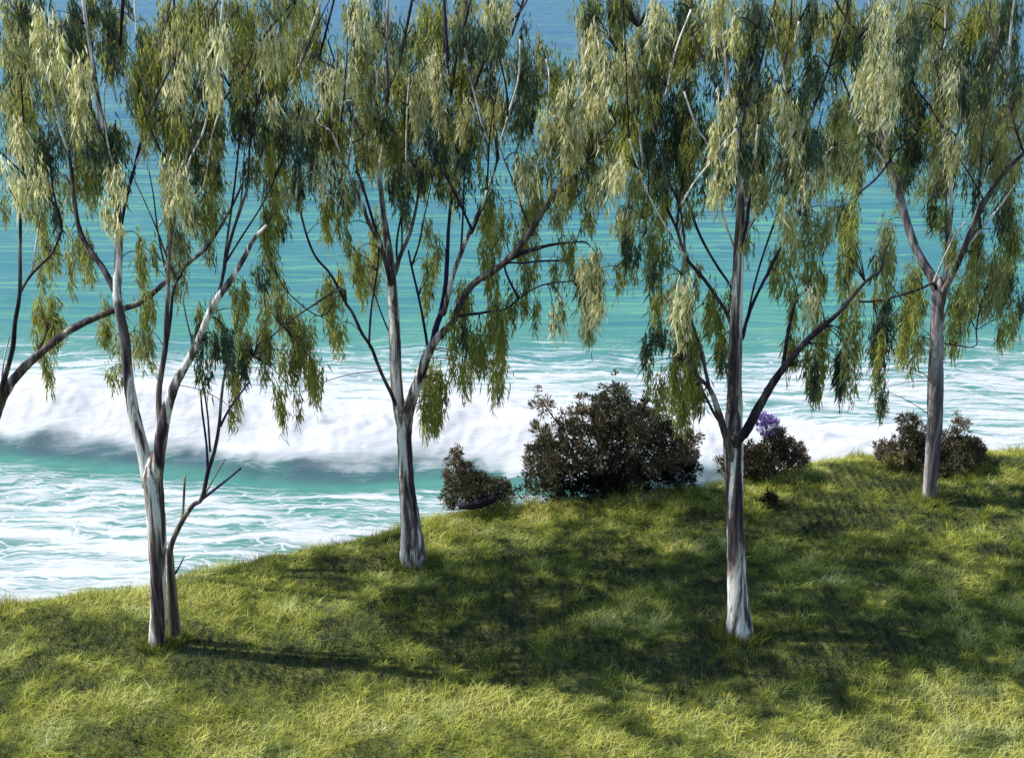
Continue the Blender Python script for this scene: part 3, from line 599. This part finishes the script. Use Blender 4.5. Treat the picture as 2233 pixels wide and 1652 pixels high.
spath([(453, 1032), (450, 968), (441, 899), (437, 850)], 6, 4, SY_, SY_ + .15, 'V', 'branch'); spath([(458, 985), (450, 882), (429, 785), (408, 702), (398, 650)], 5, 3, SY_ - .1, SY_ + .3, 'G', 'branch')
spath([(384, 1166), (398, 1120), (403, 1037)], 7, 5, SY_, SY_ + .1, 'T', 'branch'); spath([(374, 1262), (388, 1240), (402, 1212)], 6, 2, SY_, SY_, 'D', 'branch')
spath([(443, 1085), (462, 1050), (492, 1000)], 4, 2.5, SY_, SY_ + .2, 'T', 'branch')

# ------------------------------------------------------------------ shrubs
def shrub(label, base_px, lobes, n, palette, leaf=.05, flowers=None, depth=.35, sprigs=()):
    gp = on_ground(*base_px); Y = gp[1]; root = empty('shrub', tuple(gp), label, 'shrub')
    V = []; Cc = []; stems = []
    area = sum(l[2] * l[3] for l in lobes)
    for (px, py, wx, wy, *pl) in lobes:
        pal = np.array(pl[0] if pl else palette)
        dy = random.uniform(-1, 1) * depth * .5; c, tt = at(px, py, Y + dy); rx = wx * tt / F / 2; rz = wy * tt / F / 2
        k = int(n * wx * wy / area); nt_ = max(5, k // 45); g3 = RNG.normal(0, 1, (nt_, 3)); g3 /= np.linalg.norm(g3, axis=1)[:, None]
        tc_ = g3 * RNG.random((nt_, 1)) ** .5 * np.array([rx, max(rx * .8, depth * .5), rz]) * RNG.uniform(.75, 1.12, (nt_, 1)); idx = RNG.integers(0, nt_, k); td = g3 * .7 + np.array([0, 0, .55]); td = td[idx]
        dr = td + RNG.normal(0, .55, (k, 3)); dr /= np.linalg.norm(dr, axis=1)[:, None]
        o = tc_[idx] + dr * (RNG.random((k, 1)) ** .7 * leaf * 1.5) + RNG.normal(0, leaf * .25, (k, 3)); p = c + o
        L = RNG.uniform(.6, 1.3, k) * leaf; wv = np.cross(dr, RNG.normal(0, 1, (k, 3))); wv = wv / np.linalg.norm(wv, axis=1)[:, None] * (L * RNG.uniform(.13, .22, k))[:, None]
        mid = p + dr * (L * .5)[:, None]
        V.append(np.stack([p, mid - wv, p + dr * L[:, None], mid + wv], 1).reshape(-1, 3))
        col = pal[RNG.integers(0, len(pal), k)] * RNG.uniform(.7, 1.3, (k, 1)); Cc.append(np.repeat(col, 4, 0)); stems.append((c, rz))
    V = np.concatenate(V); Cc = np.concatenate(Cc); i = np.arange(len(V) // 4)[:, None] * 4
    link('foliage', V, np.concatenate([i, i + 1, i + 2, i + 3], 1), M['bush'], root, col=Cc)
    b0 = gp - np.array([0, 0, .08])
    for c, rz in stems:
        e = c + np.array([0, 0, rz * .6]); cc = catmull([b0 + RNG.normal(0, .05, 3) * np.array([1, 1, 0]), (b0 + c) / 2 + RNG.normal(0, .04, 3), c, e], 4)
        v, f = tube(cc, np.linspace(.016, .004, len(cc)), 6); link('stem', v, f, M['D'], root, smooth=True)
    return root, Y
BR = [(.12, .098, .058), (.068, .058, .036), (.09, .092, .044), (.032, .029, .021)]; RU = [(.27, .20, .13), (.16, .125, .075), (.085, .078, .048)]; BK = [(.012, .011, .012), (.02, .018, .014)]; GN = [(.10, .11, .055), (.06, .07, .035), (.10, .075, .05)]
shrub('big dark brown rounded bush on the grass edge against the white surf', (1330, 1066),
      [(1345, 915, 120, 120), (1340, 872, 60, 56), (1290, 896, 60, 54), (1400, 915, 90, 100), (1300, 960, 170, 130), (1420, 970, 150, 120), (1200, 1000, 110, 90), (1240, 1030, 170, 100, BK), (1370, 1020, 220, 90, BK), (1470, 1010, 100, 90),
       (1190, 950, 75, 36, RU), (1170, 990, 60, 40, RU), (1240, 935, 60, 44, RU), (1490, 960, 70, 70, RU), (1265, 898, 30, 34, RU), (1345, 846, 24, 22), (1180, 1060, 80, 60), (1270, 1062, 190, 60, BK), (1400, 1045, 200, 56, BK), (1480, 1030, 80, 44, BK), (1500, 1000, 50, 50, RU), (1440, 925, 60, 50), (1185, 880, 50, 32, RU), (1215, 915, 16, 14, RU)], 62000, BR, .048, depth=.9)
shrub('small brown-green bush above a dark log left of the big bush', (1035, 1092),
      [(1005, 1040, 80, 56, RU), (990, 1006, 26, 50, RU), (1035, 1058, 110, 54, GN), (1098, 1072, 60, 40, GN), (985, 1080, 60, 60, GN), (1060, 1085, 120, 44, BK)], 13000, GN, .045, depth=.4)
shrub('low bush with a purple flower cluster behind the thick straight trunk', (1680, 1036),
      [(1660, 1000, 110, 70, BR), (1600, 1015, 60, 50, BR), (1715, 990, 70, 54, RU), (1688, 955, 46, 50, BR), (1645, 1020, 90, 60, GN), (1740, 1000, 40, 40, RU), (1668, 926, 42, 32, [(.20, .13, .42), (.28, .20, .46), (.10, .07, .22)])], 19000, BR, .045, depth=.4)
shrub('low greyish brown shrub spread behind the foot of the rightmost tree', (2030, 1016),
      [(1995, 962, 90, 66, GN), (1940, 985, 70, 40, RU), (2080, 972, 100, 64, GN), (2096, 930, 30, 34, RU), (1982, 922, 40, 46, BR), (2040, 990, 200, 60, BR), (2120, 985, 50, 60, BR)], 19000, BR, .045, depth=.5)
shrub('tiny dark tuft of weeds on the grass right of the thick trunk', (1683, 1104), [(1684, 1084, 26, 34, BK), (1676, 1098, 36, 18, BK)], 700, BK, .045, depth=.1)

# dark log under the small bush
lg = on_ground(1040, 1098); LY = lg[1] - .33
log = empty('fallen_log', tuple(lg), 'short dark log lying on the grass under the small bush', 'log')
def logpart(pts, ws, name, mk):
    P = []
    for (px, py), w_ in zip(pts, ws):
        p, tt = at(px, py, LY); P.append([*p, .5 * w_ * tt / F])
    C = catmull(np.array(P), 5); v, f = tube(C[:, :3], C[:, 3], 10, .12); link(name, v, f, M[mk], log, smooth=True)
logpart([(1000, 1105), (1022, 1100), (1052, 1094), (1082, 1084)], [12, 21, 24, 13], 'log_body', 'K'); logpart([(1030, 1098), (1018, 1082), (1006, 1076)], [14, 12, 8], 'branch_stub', 'K')
